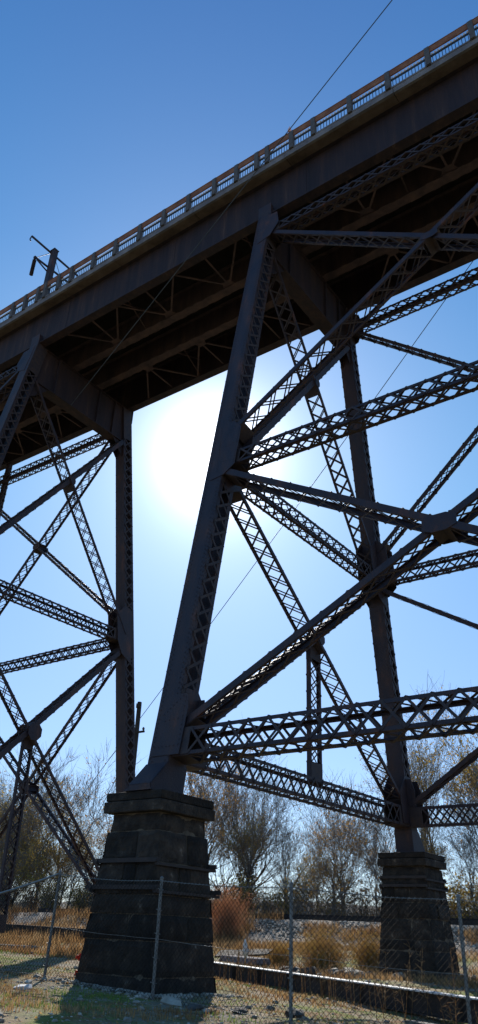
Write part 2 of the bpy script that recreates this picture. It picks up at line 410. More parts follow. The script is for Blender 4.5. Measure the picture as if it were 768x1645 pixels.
        for s in (-1, 1):
            r = .2
            plate(root, [V((X0(zc)+s*.39, r*math.cos(t), zc+r*1.3*math.sin(t))) for t in [math.pi/8+k*math.pi/4 for k in range(8)]], (1,0,0), .024)
        # deep plate cross beam carrying the deck girders
        cb = MB(); x = X0(30)
        for s in (-1, 1): cb.box(x+s*.22-.012, x+s*.22+.012, -3.62, 3.62, 28.9, 31.38)
        cb.box(x-.36, x+.36, -3.62, 3.62, 31.40, 31.44); cb.box(x-.36, x+.36, -3.62, 3.62, 28.83, 28.88)
        for k in (-2, 1, 2.2):
            for s in (-1, 1): cb.box(x+s*.29-.055, x+s*.29+.055, k*1.15-.05, k*1.15+.05, 28.89, 31.39)
        for s in (-1, 1):
            for q in (-1, 1):
                cb.prism([V((x+q*.24, s*2.7, 28.86)), V((x+q*.24, s*3.75, 28.86)), V((x+q*.24, s*3.9, 27.7)), V((x+q*.24, s*3.6, 27.9))], (1,0,0), .024)
        cb.build('cross_beam', M['girder'], root)
        # bearing brackets over the leg tops
        for sy in (-1, 1):
            bk = MB(); y = sy*hy(31.45)
            bk.prism([V((x-.36, sy*4.09, 30.6)), V((x+.36, sy*4.09, 30.6)), V((x+.36, sy*4.09, 32.15)), V((x-.36, sy*4.09, 32.15))], (0,1,0), .04)
            for q in (-1, 1): bk.box(x+q*.33-.02, x+q*.33+.02, min(sy*3.87, sy*4.06), max(sy*3.87, sy*4.06), 31.5, 32.1)
            bk.build('bearing_bracket', M['steel'], root)

L1 = 16.26
t1 = thing('steel_tower', 'large brown steel tower in the foreground standing on the tall stone piers', 'steel tower', (8, 0, 4.65))
tower(t1, 0, L1, 4.66, rivet=1)
t2 = thing('steel_tower', 'farther steel tower at the left whose legs reach down almost to the ground', 'steel tower', (-24, 0, .6))
tower(t2, -16.4, -31.7, .66, low=True, base_strut=False, bat=(.022, 0))
member('knee_brace', (-28.15, 3.72, 31.4), (-31.2, 5.5, 17.6), (0,1,.15), .3, .34, 'web', t2, strip=.08, pitch=.5, bw=.1, tie=(.3,.3))

# ------------------------------------------------------------------ deck
XA, XB = -72, 42
deck = thing('bridge_deck', 'dark plate girder deck with a tan concrete edge crossing above both steel towers', 'bridge deck', (0,0,31.5))
for y in (-3.8, 3.8):
    m = MB()
    m.box(XA, XB, y-.02, y+.02, 31.55, 34.12)
    m.box(XA, XB, y-.24, y+.24, 31.50, 31.547)
    m.box(XA, XB, y-.2, y+.2, 34.123, 34.16)
    s = -1 if y < 0 else 1
    m.box(XA, XB, min(y+s*.022, y+s*.2), max(y+s*.022, y+s*.2), 31.55, 31.57)
    x = XA+.7
    while x < XB:
        m.box(x-.2, x+.2, min(y+s*.022, y+s*.034), max(y+s*.022, y+s*.034), 31.75, 34.0); x += 8.14
    x = XA+.3
    while x < XB:
        for q in (-.09, .09):
            if y < 0: m.prism([V((x+.018*math.cos(k*1.2566), y-.024, 31.66+q*0+.018*math.sin(k*1.2566)+(.08 if q > 0 else 0))) for k in range(5)], (0,1,0), .016)
        x += .3
    m.build('plate_girder', M['girder'], deck)
for y in (-1.15, .95):
    m = MB(); m.box(XA, XB, y-.015, y+.015, 31.55, 33.2); m.box(XA, XB, y-.22, y+.22, 31.50, 31.547); m.box(XA, XB, y-.2, y+.2, 33.203, 33.24)
    x = XA
    while x < XB:          # ragged edge of rivet heads and packing plates along the flange
        w = random.uniform(.25, .6); m.box(x, x+w, y-.26, y-.224, 31.49, 31.55); m.box(x+.2, x+.2+w, y+.224, y+.25, 31.495, 31.55); x += w+random.uniform(.3, .7)
    m.build('stringer', M['rust'], deck)
# lateral bracing fans
x = -16.3-4.07*9
while x < XB-3:
    if not (abs(x) < .5 or abs(x-L1) < .5 or abs(x+16.3) < .5):
        for (ys, yg) in ((-1.37, -3.56), (1.17, 3.56)):
            m = MB()
            for dx in (-2.0, 0, 2.0):
                a = V((x, ys, 31.62)); b = V((x+dx, yg, 31.62+ (0 if dx else .05)))
                m.bar(a, b, (0,0,1), .10, .014); m.bar(a+V((0,0,-.046)), b+V((0,0,-.046)), (0,0,1), .012, .10)
            m.prism([V((x-.4, ys, 31.58)), V((x+.4, ys, 31.58)), V((x+.2, ys+(yg-ys)*.16, 31.58)), V((x-.2, ys+(yg-ys)*.16, 31.58))], (0,0,1), .014)
            m.build('lateral_bracing', M['rust'], deck)
    x += 4.07
# cross frames (X) between outer girders and stringers
x = -16.3-4.07*9+2.035
while x < XB-3:
    for (ys, yg) in ((-1.13, -3.77), (.97, 3.77)):
        m = MB()
        m.bar((x, ys, 31.75), (x, yg, 33.1), (1,0,0), .08, .08); m.bar((x+.09, ys, 33.1), (x+.09, yg, 31.75), (1,0,0), .08, .08)
        m.build('cross_frame', M['rust'], deck)
    x += 4.07*2
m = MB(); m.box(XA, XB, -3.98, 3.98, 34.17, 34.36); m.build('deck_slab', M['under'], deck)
for s in (-1, 1):
    m = MB(); y0, y1 = (-4.62, -3.99) if s < 0 else (3.99, 4.62)
    x = XA; k = 0
    while x < XB:          # precast lengths with open joints
        L = 5.65; j = random.uniform(-.006, .006)
        a, b = (y0+j, y1) if s < 0 else (y0, y1+j)
        if s < 0:
            m.cur = 0; m.box(x+.012, x+L-.012, y0+j, y0+.13, 34.06, 34.40)
            m.cur = 1; m.hexa([(x+.012,y0+.132,34.07),(x+L-.012,y0+.132,34.07),(x+L-.012,y1,34.13),(x+.012,y1,34.13),(x+.012,y0+.132,34.39),(x+L-.012,y0+.132,34.39),(x+L-.012,y1,34.39),(x+.012,y1,34.39)])
        else: m.box(x+.012, x+L-.012, a, b, 34.05, 34.40)
        x += L
    m.build('slab_edge', [M['conc'], M['soffit']], deck)

rail = thing('deck_railing', 'deck edge railing of grey posts, brown top rail and pale balusters above the near girder', 'railing', (0,-4.5,34.4))
posts = [-18.74,-17.56,-16.39,-15.72,-14.54,-13.44,-11.62,-9.86,-8.03,-6.29,-4.58,-2.86,-1.45,-.21,.42,1.83,3.05,4.99,6.91,8.80,10.75]
while posts[-1] < XB-2: posts.append(posts[-1]+1.92)
while posts[0] > XA+2: posts.insert(0, posts[0]-1.85)
m = MB(); m.box(XA, XB, -4.64, -4.42, 34.404, 34.50); m.build('kerb', M['conc'], rail)
m = MB(); m.box(XA, XB, -4.66, -4.60, 35.30, 35.66); m.box(XA, XB, -4.68, -4.42, 35.663, 35.69); m.build('top_rail', M['railbrown'], rail)
m = MB(); m.box(XA, XB, -4.56, -4.50, 35.10, 35.19); m.build('middle_rail', M['cable'], rail)
for x in posts:
    m = MB(); m.box(x-.11, x+.11, -4.72, -4.50, 34.404, 35.655); m.build('post', M['railpost'], rail)
for x0, x1 in zip(posts[:-1], posts[1:]):
    m = MB(); n = max(2, round((x1-x0-.22)/.15))
    for i in range(n):
        x = x0+.11+(x1-x0-.22)*(i+.5)/n; m.cur = 0; m.box(x-.014, x+.014, -4.545, -4.52, 34.504, 35.098); m.cur = 1; m.box(x-.045, x+.045, -4.56, -4.53, 35.192, 35.298)  # upper pale blocks carry the brightness of the sky gaps in their colour
    m.build('baluster_panel', [M['cable'], M['railgrey']], rail)
# catenary mast on the deck
mast = thing('catenary_mast', 'dark steel mast with cross arm and hanging insulator standing on the deck at upper left', 'mast', (-17.4,-3.5,34.3))
m = MB()
for s in (-1, 1):
    m.box(-17.4-.19, -17.4+.19, -3.5+s*.15-.012, -3.5+s*.15+.012, 34.37, 40.5)
    m.box(-17.4+s*.178-.012, -17.4+s*.178+.012, -3.636, -3.364, 34.37, 40.5)
m.box(-17.62, -17.18, -3.7, -3.3, 40.503, 40.56); m.build('post', M['steel'], mast)
m = MB(); m.bar((-17.64,-5.24,40.44), (-17.64,.6,40.44), (0,0,1), .11, .09); m.bar((-17.64,-5.24,40.44), (-17.66,-5.30,40.1), (0,1,0), .06, .06); m.bar((-17.66,-5.30,40.1),(-17.66,-5.2,40.0),(0,1,0),.05,.05); m.build('cross_arm', M['steel'], mast)
m = MB(); m.bar((-17.64,-4.62,39.05), (-17.64,-1.0,39.32), (0,0,1), .12, .08); m.bar((-17.64,-4.5,38.98), (-17.64,-2.2,38.35), (0,0,1), .08, .06); m.bar((-17.64,-2.0,38.3),(-17.64,-1.2,38.1),(0,0,1),.08,.06); m.box(-17.72,-17.56,-4.72,-4.56,38.93,39.1); m.build('bracket', M['steel'], mast)
m = MB(); m.tube([(-17.64,-4.6,39.05),(-17.6,-3.55,40.45)], .022, 5); m.tube([(-17.64,-3.3,40.4),(-17.64,-2.0,38.4)], .02, 5); m.build('stay_wire', M['cable'], mast)
m = MB(); m.tube([(-17.64,-4.64,38.95),(-17.64,-4.64,38.78)], .025, 6)
pts, rr = [], []
for k in range(11):
    z = 38.8-k*.125; pts += [(-17.64,-4.64,z), (-17.64,-4.64,z-.05), (-17.64,-4.64,z-.06)]; rr += [.07,.13,.06]
m.tube(pts, rr, 10); m.build('insulator', M['glass'], mast)
lamp = thing('marker_lamp', 'tiny pale pink marker lamp standing on the deck railing beside the overhead cable', 'lamp', (1.66,-4.55,35.7))
m = MB(); m.tube([(1.66,-4.55,35.68),(1.66,-4.55,35.95)], .025, 6); m.build('stem', M['steel'], lamp)
m = MB(); m.tube([(1.66,-4.55,35.93),(1.66,-4.55,36.0),(1.66,-4.55,36.12),(1.66,-4.55,36.2),(1.66,-4.55,36.34)], [.06,.10,.09,.05,.02], 8)
MPINK = mat('pale pink lens', [(.7,.35,.30),(.85,.6,.55)], scale=6, rough=.3)
m.build('lens', MPINK, lamp)

# ------------------------------------------------------------------ cables and the utility pole behind
def cable(label, pts, r, group=None):
    m = MB(); m.tube(pts, r, 6); tag(m.build('overhead_cable', M['cable']), label, 'cable', group)

a = V((-16.05, -1.0, 28.84)); b = V((8.68, -8.0, 34.22))
cable('thick cable rising past the deck railing and out of the top of the picture', [a, a+(b-a)*.5, b, b+(b-a)*1.5], .020)
a = V((7.03, 5.0, 32.66)); b = V((-26.87, 14, 9.39)); pts = []
for k in range(13):
    t = k/12*1.25; pts.append(a+(b-a)*t - V((0,0,.35*math.sin(math.pi*min(1, t)))))
cable('thin cable slanting down behind the steel towers to the trees at left', pts, .022)
pole = thing('utility_pole', 'dark wooden utility pole with one short arm standing behind the left tower leg', 'utility pole', (-22.1, 14, .9))
m = MB(); m.tube([(-22.2,14,.7),(-22.22,14,8),(-22.25,14,15.1),(-22.25,14,15.35)], [.17,.16,.16,.15], 9); m.build('post', M['creo'], pole)
m = MB(); m.box(-22.1,-21.35,13.75,13.85,13.15,13.27); m.box(-22.3,-21.9,13.74,13.83,14.9,15.2); m.build('arm', M['creo'], pole)
m = MB(); m.tube([(-21.45,13.8,13.27),(-21.45,13.8,13.34),(-21.45,13.8,13.42),(-21.45,13.8,13.5)], [.03,.08,.09,.04], 8); m.build('insulator', M['glass'], pole)
cable('thin guy wire running down from the utility pole to the ground at its left', [(-22.2,13.9,12.6), (-28.2,13.0,1.2)], .022)

# ------------------------------------------------------------------ stone piers
def pier(label, cx, cy, ztop, zg, seed, bands, hx=1.13, hy_=1.19, bx=.105, by=.105):
    rnd = random.Random(seed)
    t = thing('stone_pier', label, 'stone pier', (cx, cy, zg))
    H = ztop-zg
    hw = lambda z, ax: (hx-.18+(ztop-.55-z)*bx) if ax == 0 else (hy_-.19+(ztop-.55-z)*by)
    core = MB(); z0, z1 = zg-.5, ztop-.5
    core.hexa([(cx-hw(z0,0)+.042, cy-hw(z0,1)+.042, z0),(cx+hw(z0,0)-.042, cy-hw(z0,1)+.042, z0),(cx+hw(z0,0)-.042, cy+hw(z0,1)-.042, z0),(cx-hw(z0,0)+.042, cy+hw(z0,1)-.042, z0),
               (cx-hw(z1,0)+.042, cy-hw(z1,1)+.042, z1),(cx+hw(z1,0)-.042, cy-hw(z1,1)+.042, z1),(cx+hw(z1,0)-.042, cy+hw(z1,1)-.042, z1),(cx-hw(z1,0)+.042, cy+hw(z1,1)-.042, z1)])
    core.build('mortar_core', M['mortar'], t)
    # courses: big dressed blocks whose outer faces follow the batter, with rough dented faces
    zs = [ztop-.52]
    while zs[-1] > zg-.3: zs.append(zs[-1]-rnd.choice([.36,.42,.55,.66,.72]))
    sh = MB()
    def rough_quad(p00, p10, p11, p01, n, nx, ny, amp):
        i0 = len(sh.v)
        for j in range(ny+1):
            for i in range(nx+1):
                u, v = i/nx, j/ny
                p = (p00*(1-u)+p10*u)*(1-v)+(p01*(1-u)+p11*u)*v
                edge = min(u, 1-u)*nx < .5 or min(v, 1-v)*ny < .5
                q = noise.noise(p*2.1)*amp+noise.noise(p*6.3)*amp*.6
                sh.v.append(tuple(p+n*(q-.016 if edge else q+.022)))
        for j in range(ny):
            for i in range(nx):
                a = i0+j*(nx+1)+i; sh.f.append((a, a+1, a+nx+2, a+nx+1)); sh.mi.append(0)
    gap = .011
    for k in range(len(zs)-1):
        zt, zb = zs[k]-gap, zs[k+1]+gap; jj = rnd.uniform(-.02, .022)
        nb = rnd.choice([1, 2, 2, 3]); cuts = [0]+sorted(rnd.uniform(.25, .75) for _ in range(nb-1))+[1]
        for face in range(4):
            off = rnd.uniform(-.05, .05)
            for c0, c1 in zip(cuts[:-1], cuts[1:]):
                c0 = c0 if c0 == 0 else c0+off; c1 = c1 if c1 == 1 else c1+off
                jo = jj+rnd.uniform(-.012, .014)
                def P(c, z):
                    X = hw(z, 0)+jo; Y = hw(z, 1)+jo; s = -1+2*c
                    return {0: V((cx+s*X, cy-Y, z)), 1: V((cx+X, cy+s*Y, z)), 2: V((cx-s*X, cy+Y, z)), 3: V((cx-X, cy-s*Y, z))}[face]
                e0 = .006 if c0 > 0 else 0; e1 = .006 if c1 < 1 else 0
                n = [V((0,-1,0)), V((1,0,0)), V((0,1,0)), V((-1,0,0))][face]
                w = (P(c1,zt)-P(c0,zt)).length
                rough_quad(P(c0+e0, zb), P(c1-e1, zb), P(c1-e1, zt), P(c0+e0, zt), n, max(3, int(w/.11)), max(3, int((zt-zb)/.11)), .042)
    sh.build('shaft', M['stone'], t)
    # small broken lumps and spalls that roughen the arrises
    for k in range(46):
        z = rnd.uniform(zg, ztop-.6); sx_, sy_ = rnd.choice([(1,-1),(1,-1),(-1,-1),(1,1)])
        r_ = rnd.uniform(.03, .09); sh.rock((cx+sx_*(hw(z,0)-.02), cy+sy_*(hw(z,1)-.02), z), r_, 1.2, rnd)
    for k in range(60):
        z = rnd.choice(zs[:-1])+rnd.uniform(-.05, .05); f_ = rnd.randrange(2); c_ = rnd.uniform(-.9, .9); r_ = rnd.uniform(.025, .07)
        if z > ztop-.6 or z < zg: continue
        sh.rock((cx+c_*hw(z,0), cy-hw(z,1), z) if f_ else (cx+hw(z,0), cy+c_*hw(z,1), z), r_, .7, rnd)
    cap = MB()
    def slab(x, y, z0, z1, r):
        cap.hexa([(cx-x+rnd.uniform(-r,r), cy-y, z0),(cx+x, cy-y+rnd.uniform(-r,r), z0),(cx+x, cy+y, z0),(cx-x, cy+y, z0),(cx-x, cy-y, z1),(cx+x+rnd.uniform(-r,r), cy-y, z1),(cx+x, cy+y, z1),(cx-x, cy+y, z1)])
    slab(hx-.03, hy_-.03, ztop-.21, ztop, .012); slab(hx, hy_, ztop-.50, ztop-.225, .015)
    o = cap.build('cap_stone', M['stone'], t)
    bv = o.modifiers.new('b', 'BEVEL'); bv.width = .025; bv.segments = 2
    # iron tie bands clamped round the shaft, ends sticking out
    for (z, ex) in bands:
        X, Y = (hw(z, 0)+.06, hw(z, 1)+.06) if z < ztop-.55 else (1.2, 1.26)
        b = MB()
        b.box(cx-X-ex, cx+X+ex*.3, cy-Y-.05, cy-Y+.03, z-.05, z+.05); b.box(cx-X-ex*.3, cx+X+ex, cy+Y-.03, cy+Y+.05, z-.045, z+.055)
        b.box(cx+X-.03, cx+X+.05, cy-Y-ex*.3, cy+Y+ex, z-.115, z-.052); b.box(cx-X-.05, cx-X+.03, cy-Y-ex*.5, cy+Y+ex*.3, z-.11, z-.052)
        for sx in (-1, 1):
            for sy in (-1, 1): b.tube([(cx+sx*(X-.0), cy+sy*(Y+.10), z-.02), (cx+sx*(X), cy+sy*(Y-.02), z-.02)], .04, 6)
        b.build('tie_band', M['tie'], t)
    return t
pier('blackened stone pier nearest the camera, carrying the big foreground tower leg', -.15, -7.85, 4.65, .2, 3, [(3.02,.14),(2.42,.22)], 1.0, 1.12, .105, .08)
pier('blackened stone pier at the right behind the fence and the fallen beam', .08, 7.58, 4.65, .3, 5, [(3.75,.02),(3.45,.03)], 1.04, 1.07, .085, .085)
for (x, y, lb) in ((16.26, -7.78, 'stone pier out of the picture on the right, on the near side of the tower'), (16.26, 7.70, 'stone pier out of the picture on the right, on the far side of the tower')):
    pier(lb, x, y, 4.65, -.1 if y < 0 else .25, int(x+y), [(3.6,.04),(2.42,.1)])
for x in (-16.0, -31.7):
    for s in (-1, 1):
        f = MB(); cx, cy = x, s*8.23; zg = gz(x, cy)-.6
        f.hexa([(cx-1.2,cy-1.2,zg),(cx+1.2,cy-1.2,zg),(cx+1.2,cy+1.2,zg),(cx-1.2,cy+1.2,zg),(cx-.95,cy-.95,.655),(cx+.95,cy-.95,.655),(cx+.95,cy+.95,.655),(cx-.95,cy+.95,.655)])
        o = f.build('footing', M['stone']); tag(o, 'low stone footing under the %s %s leg of the left tower' % ('right' if x > -20 else 'left', 'near' if s < 0 else 'far'), 'footing')

# ------------------------------------------------------------------ chain link fence
def fence():
    t = thing('chain_link_fence', 'rusty grey chain link fence on leaning steel posts in front of the piers', 'fence', (1.75,-9.75,.2))
    ps = [(-8.6,-9.5,.70,2.1,0), (-5.1,-9.6,.52,1.55,.0), (-1.7,-9.7,.39,2.3,.012), (1.75,-9.75,.25,2.28,.0), (5.4,-10.1,.06,2.33,.0), (8.35,-9.05,-.1,2.35,.0), (11.7,-8.3,-.2,2.3,0), (15.0,-7.9,-.25,2.3,0), (18.3,-7.6,-.3,2.3,0)]
    tops = []
    for (x, y, z, h, lean) in ps:
        m = MB(); top = V((x+lean*2.2, y+lean*1.2, z+h)); m.tube([(x,y,z-.4), (x,y,z), tuple(top)], .035, 8); m.tube([top, top+V((0,0,.03)), top+V((0,0,.06))], [.04,.045,.015], 8)
        m.build('post', M['galv'], t); tops.append((V((x,y,z)), top))
    pitch = .105
    for i in range(len(ps)-1):
        (b0, t0), (b1, t1) = tops[i], tops[i+1]
        L = (b1-b0).length; H0 = (t0-b0).length-.08; H1 = (t1-b1).length-.08
        sag = 0 if i != 1 else .9                  # the mesh hangs down beside the bent post
        H = min(H0, H1) if i != 1 else 1.5
        def Q(u, v):       # u along, v up (metres)
            s = u/L; h = (H0*(1-s)+H1*s); f = v/2.25
            base = b0*(1-s)+b1*s; topp = t0*(1-s)+t1*s
            w = .05*noise.noise(V((u*1.3+i*9, v*1.5, 0)))
            return base+(topp-base)*min(1.02, f)*(h/ (h)) + V((0, -.045+w*.6, w*.3))
        m = MB(); n = int((L+2.25)/pitch)+1; Vmax = 2.2
        for k in range(-int(Vmax/pitch)-1, int(L/pitch)+1):
            for sgn in (1, -1):
                u0 = k*pitch if sgn == 1 else k*pitch+Vmax
                # line u = u0 + sgn*v
                v0, v1 = 0, Vmax
                if sgn == 1:
                    v0 = max(0, -u0); v1 = min(Vmax, L-u0)
                else:
                    v0 = max(0, u0-L); v1 = min(Vmax, u0)
                if v1-v0 < .05: continue
                seg = max(2, int((v1-v0)/.3)); pts = []
                for q in range(seg+1):
                    v = v0+(v1-v0)*q/seg; p = Q(max(0, min(L, u0+sgn*v)), v); p.y += .006*sgn; pts.append(p)
                m.tube(pts, .0042, 3, cap=False)
        m.build('mesh_panel', M['wire'], t)
        # top selvage with twisted barbs
        tw = MB(); pts = [Q(L*q/10, 2.22) + V((0,0,-.05*math.sin(math.pi*q/10))) for q in range(11)]; tw.tube(pts, .007 if i != 1 else .03, 5)
        if i != 1:
            x = .05
            while x < L:
                p = Q(x, 2.2); p.z -= .05*math.sin(math.pi*x/L); tw.tube([p+V((-.02,0,-.01)), p+V((.015,.005,.04))], .005, 3); x += pitch
        for v_ in (.12, 1.1) if i != 1 else (.12,):
            tw.tube([Q(L*q/10, v_)+V((0,-.02,-.02*math.sin(math.pi*q/10))) for q in range(11)], .004, 4)
        tw.build('top_wire', M['galv'], t)
        tk = MB()
        for v_ in (.3, .75, 1.2, 1.65, 2.05):
            p = b0+(t0-b0)*(v_/2.25); tk.tube([p+V((-.05,-.045,.01)), p+V((0,-.06,0)), p+V((.05,-.045,-.01)), p+V((.045,.04,-.01)), p+V((-.045,.04,.01)), p+V((-.05,-.045,.01))], .006, 4)
        tk.build('wire_ties', M['galv'], t)
fence()

# ------------------------------------------------------------------ fallen beam, slab, logs, stones
bm_ = thing('fallen_beam', 'long dark steel beam lying on the ground behind the fence between the two piers', 'steel beam', (0,-.5,.1))
A = V((-7.6, 3.9, .56)); B = V((12.5, -7.2, .40)); m = MB()
n = (B-A).normalized().cross(V((0,0,1)))
m.bar(A-V((0,0,.015)), B-V((0,0,.015)), n, .34, .03); m.build('top_flange', M['railgrey'], bm_)
m = MB(); m.bar(A-V((0,0,.26)), B-V((0,0,.26)), n, .02, .455)
L = (B-A).length; k = 1.0
while k < L:
    p = A+(B-A)*(k/L)-V((0,0,.26)); m.bar(p+V((0,0,-.225)), p+V((0,0,.225)), n, .3, .02); k += 2.1
m.build('web', M['tie'], bm_)
m = MB(); m.bar(A-V((0,0,.50)), B-V((0,0,.50)), n, .34, .022); m.build('bottom_flange', M['tie'], bm_)
m = MB(); A2 = V((6.0,-6.4,.05)); m.bar(A2, A2+V((2.1,-1.1,.0)), (0,0,1), .06, .25); tag(m.build('plank', M['wood']), 'short weathered plank lying under the fallen beam at the right', 'plank')


sl = MB(); c = V((-7.4, 6.6, .5))
sl.hexa([c+V(q) for q in ((-1.1,-.5,0),(.9,-.6,-.05),(1.0,.5,-.05),(-.9,.6,0),(-1.0,-.45,.22),(.85,-.5,.18),(.95,.45,.18),(-.85,.55,.24))])
o = sl.build('concrete_slab', M['conc']); tag(o, 'broken grey concrete slab lying behind the left end of the fallen beam', 'concrete slab'); bv = o.modifiers.new('b','BEVEL'); bv.width = .03
sl = MB(); sl.prism([(-9.3,6.9,.62),(-7.2,7.9,.80),(-7.2,8.5,1.0),(-9.5,7.6,.85)], (.2,-.5,1), .07)
tag(sl.build('timber_board', M['creo']), 'dark board propped on the broken concrete slab', 'board')

def on_ground(x, y, dz=0): return V((x, y, gz(x, y)+dz))
st = MB(); q = on_ground(2.35,-9.95); st.prism([q+V(v) for v in ((-.24,.05,.02),(.12,-.06,.0),(.38,.0,-.02),(.24,.12,.10),(-.05,.2,.17),(-.2,.15,.15))], (.15,-.7,.8), .07)
tag(st.build('stone_slab', M['stonechip']), 'pale broken stone slab leaning at the foot of the near pier beside the fence post', 'stone slab')
st = MB(); q = on_ground(-.4,-11.4,.03); st.rock(q, .26, .28, random.Random(3)); tag(st.build('stone', M['white']), 'flat whitish stone lying on the sunlit dry grass at lower left', 'stone')
STN = [(3.1,-10.0,.14,'dark'),(3.5,-10.15,.11,'pale'),(2.0,-10.5,.08,'pale'),(3.9,-9.6,.16,'dark'),(6.1,-11.0,.12,'pale'),(5.9,-9.2,.17,'pale'),(4.6,-8.7,.2,'dark')]
for i, (x, y, r, k) in enumerate(STN):
    st = MB(); st.rock(on_ground(x, y, r*.25), r, .55, random.Random(i+20))
    tag(st.build('stone', M['stonechip' if k == 'pale' else 'darkrock']), '%s loose stone among the rubble along the fence' % k, 'stone', 'loose stones along the fence')
# rubble heap beside the right pier
for i in range(34):
    rnd = random.Random(100+i); x = rnd.gauss(-2.6, 1.5); y = rnd.gauss(5.6, .9)
    if abs(x) < 1.6 and y > 5.9: continue
    r = rnd.uniform(.12, .38)
    st = MB(); st.rock(on_ground(x, y, r*.3), r, .6, rnd); tag(st.build('rubble_stone', M['darkrock' if rnd.random() < .6 else 'stonechip']), 'broken stone in the rubble heap at the left foot of the right pier', 'rubble stone', 'rubble beside the right pier')
for i in range(10):
    rnd = random.Random(300+i); x = rnd.uniform(1.6, 4.5); y = rnd.uniform(4.6, 8)
    r = rnd.uniform(.1, .3)
    st = MB(); st.rock(on_ground(x, y, r*.3), r, .6, rnd); tag(st.build('rubble_stone', M['darkrock']), 'broken stone lying right of the right pier', 'rubble stone', 'rubble right of the right pier')
# timbers in the grass on the left
for i, (x, y, a, L, r, k) in enumerate([(-17.5,1.5,.25,4.2,.12,'upper'),(-15.6,-.8,.1,3.6,.09,'lower')]):
    lg = MB(); c = on_ground(x, y, r*1.2+.15*(1-i)); d = V((math.cos(a), math.sin(a), .015))
    lg.tube([c-d*(L/2), c-d*(L/6)+V((0,0,.03)), c+d*(L/6), c+d*(L/2)], [r*1.1, r, r*.9, r*.8], 8)
    tag(lg.build('log', M['wood']), '%s of the two pale weathered logs lying in the dry grass at the left' % k, 'log')
lg = MB(); c = on_ground(-26, 12, .55); lg.hexa([c+V(v) for v in ((-9,-.2,-.4),(8,-.2,-.4),(8,.2,-.4),(-9,.2,-.4),(-9,-.2,.25),(8,-.2,.05),(8,.2,.05),(-9,.2,.25))])
tag(lg.build('timber_baulk', M['creo']), 'long black timber baulk lying along the foot of the bank at the left', 'timber')

# dry white weed plume and red flower
wd = thing('white_plume_weed', 'single whitish seed plume standing behind the fallen beam left of the fence post', 'weed', tuple(on_ground(-6.6,5.4)))
q = on_ground(-6.6, 5.4); m = MB(); m.tube([q, q+V((.03,0,.5))], .015, 5); m.build('stem', M['goldgrass'], wd)
m = MB(); m.tube([q+V((.03,0,.42)), q+V((.05,0,.62)), q+V((.0,0,.85)), q+V((-.03,0,1.1))], [.05,.14,.11,.02], 7); m.build('plume', M['white'], wd)
fl = thing('red_flower', 'small red flower beside the left foot of the near pier', 'flower', tuple(on_ground(-2.35,-8.0)))
q = on_ground(-2.35, -8.0); m = MB(); m.tube([q, q+V((.02,0,.36))], .012, 5); m.build('stem', M['green'], fl)
m = MB()
for k in range(14):
    rr = random.Random(k); c = q+V((.02+rr.uniform(-.1,.1), rr.uniform(-.1,.1), .40+rr.uniform(-.07,.07))); m.rock(c, .055, .7, rr)
for k in range(5):
    rr = random.Random(k+50); c = q+V((-.06+rr.uniform(-.03,.03), rr.uniform(-.03,.03), .05+rr.uniform(-.05,.07))); m.rock(c, .04, .9, rr)
m.build('petals', M['red'], fl)

# ------------------------------------------------------------------ railway track on the bank
trk = thing('railway_track', 'railway track running along the top of the ballast bank behind the piers', 'railway track', (-20,22.6,2.5))
def rz(x, y): return 2.62+0*x
m = MB()
for nm, y in (('rail', 21.9), ('rail', 23.35)):
    m = MB()
    for x in range(-150, 60, 6):
        z0, z1 = rz(x, y), rz(x+6, y)
        for (w, a, b) in ((.14,0,.02),(.03,.02,.13),(.07,.13,.17)):
            m.hexa([(x,y-w/2,z0+a),(x+6,y-w/2,z1+a),(x+6,y+w/2,z1+a),(x,y+w/2,z0+a),(x,y-w/2,z0+b),(x+6,y-w/2,z1+b),(x+6,y+w/2,z1+b),(x,y+w/2,z0+b)])
    m.build('rail', M['tie'], trk)
m = MB(); x = -110
while x < 50:
    m.box(x-.12, x+.12, 21.3, 23.95, 2.44, 2.61); x += .6
tag(m.build('sleeper', M['creo'], trk), kind='stuff')
# low timber wall that holds the ballast back, seen as the dark line under the rail
m = MB(); m.box(-120, 45, 20.55, 20.75, 2.08, 2.62); tag(m.build('retaining_timber', M['creo']), 'continuous dark timber edging along the front of the railway bank', 'timber edging')

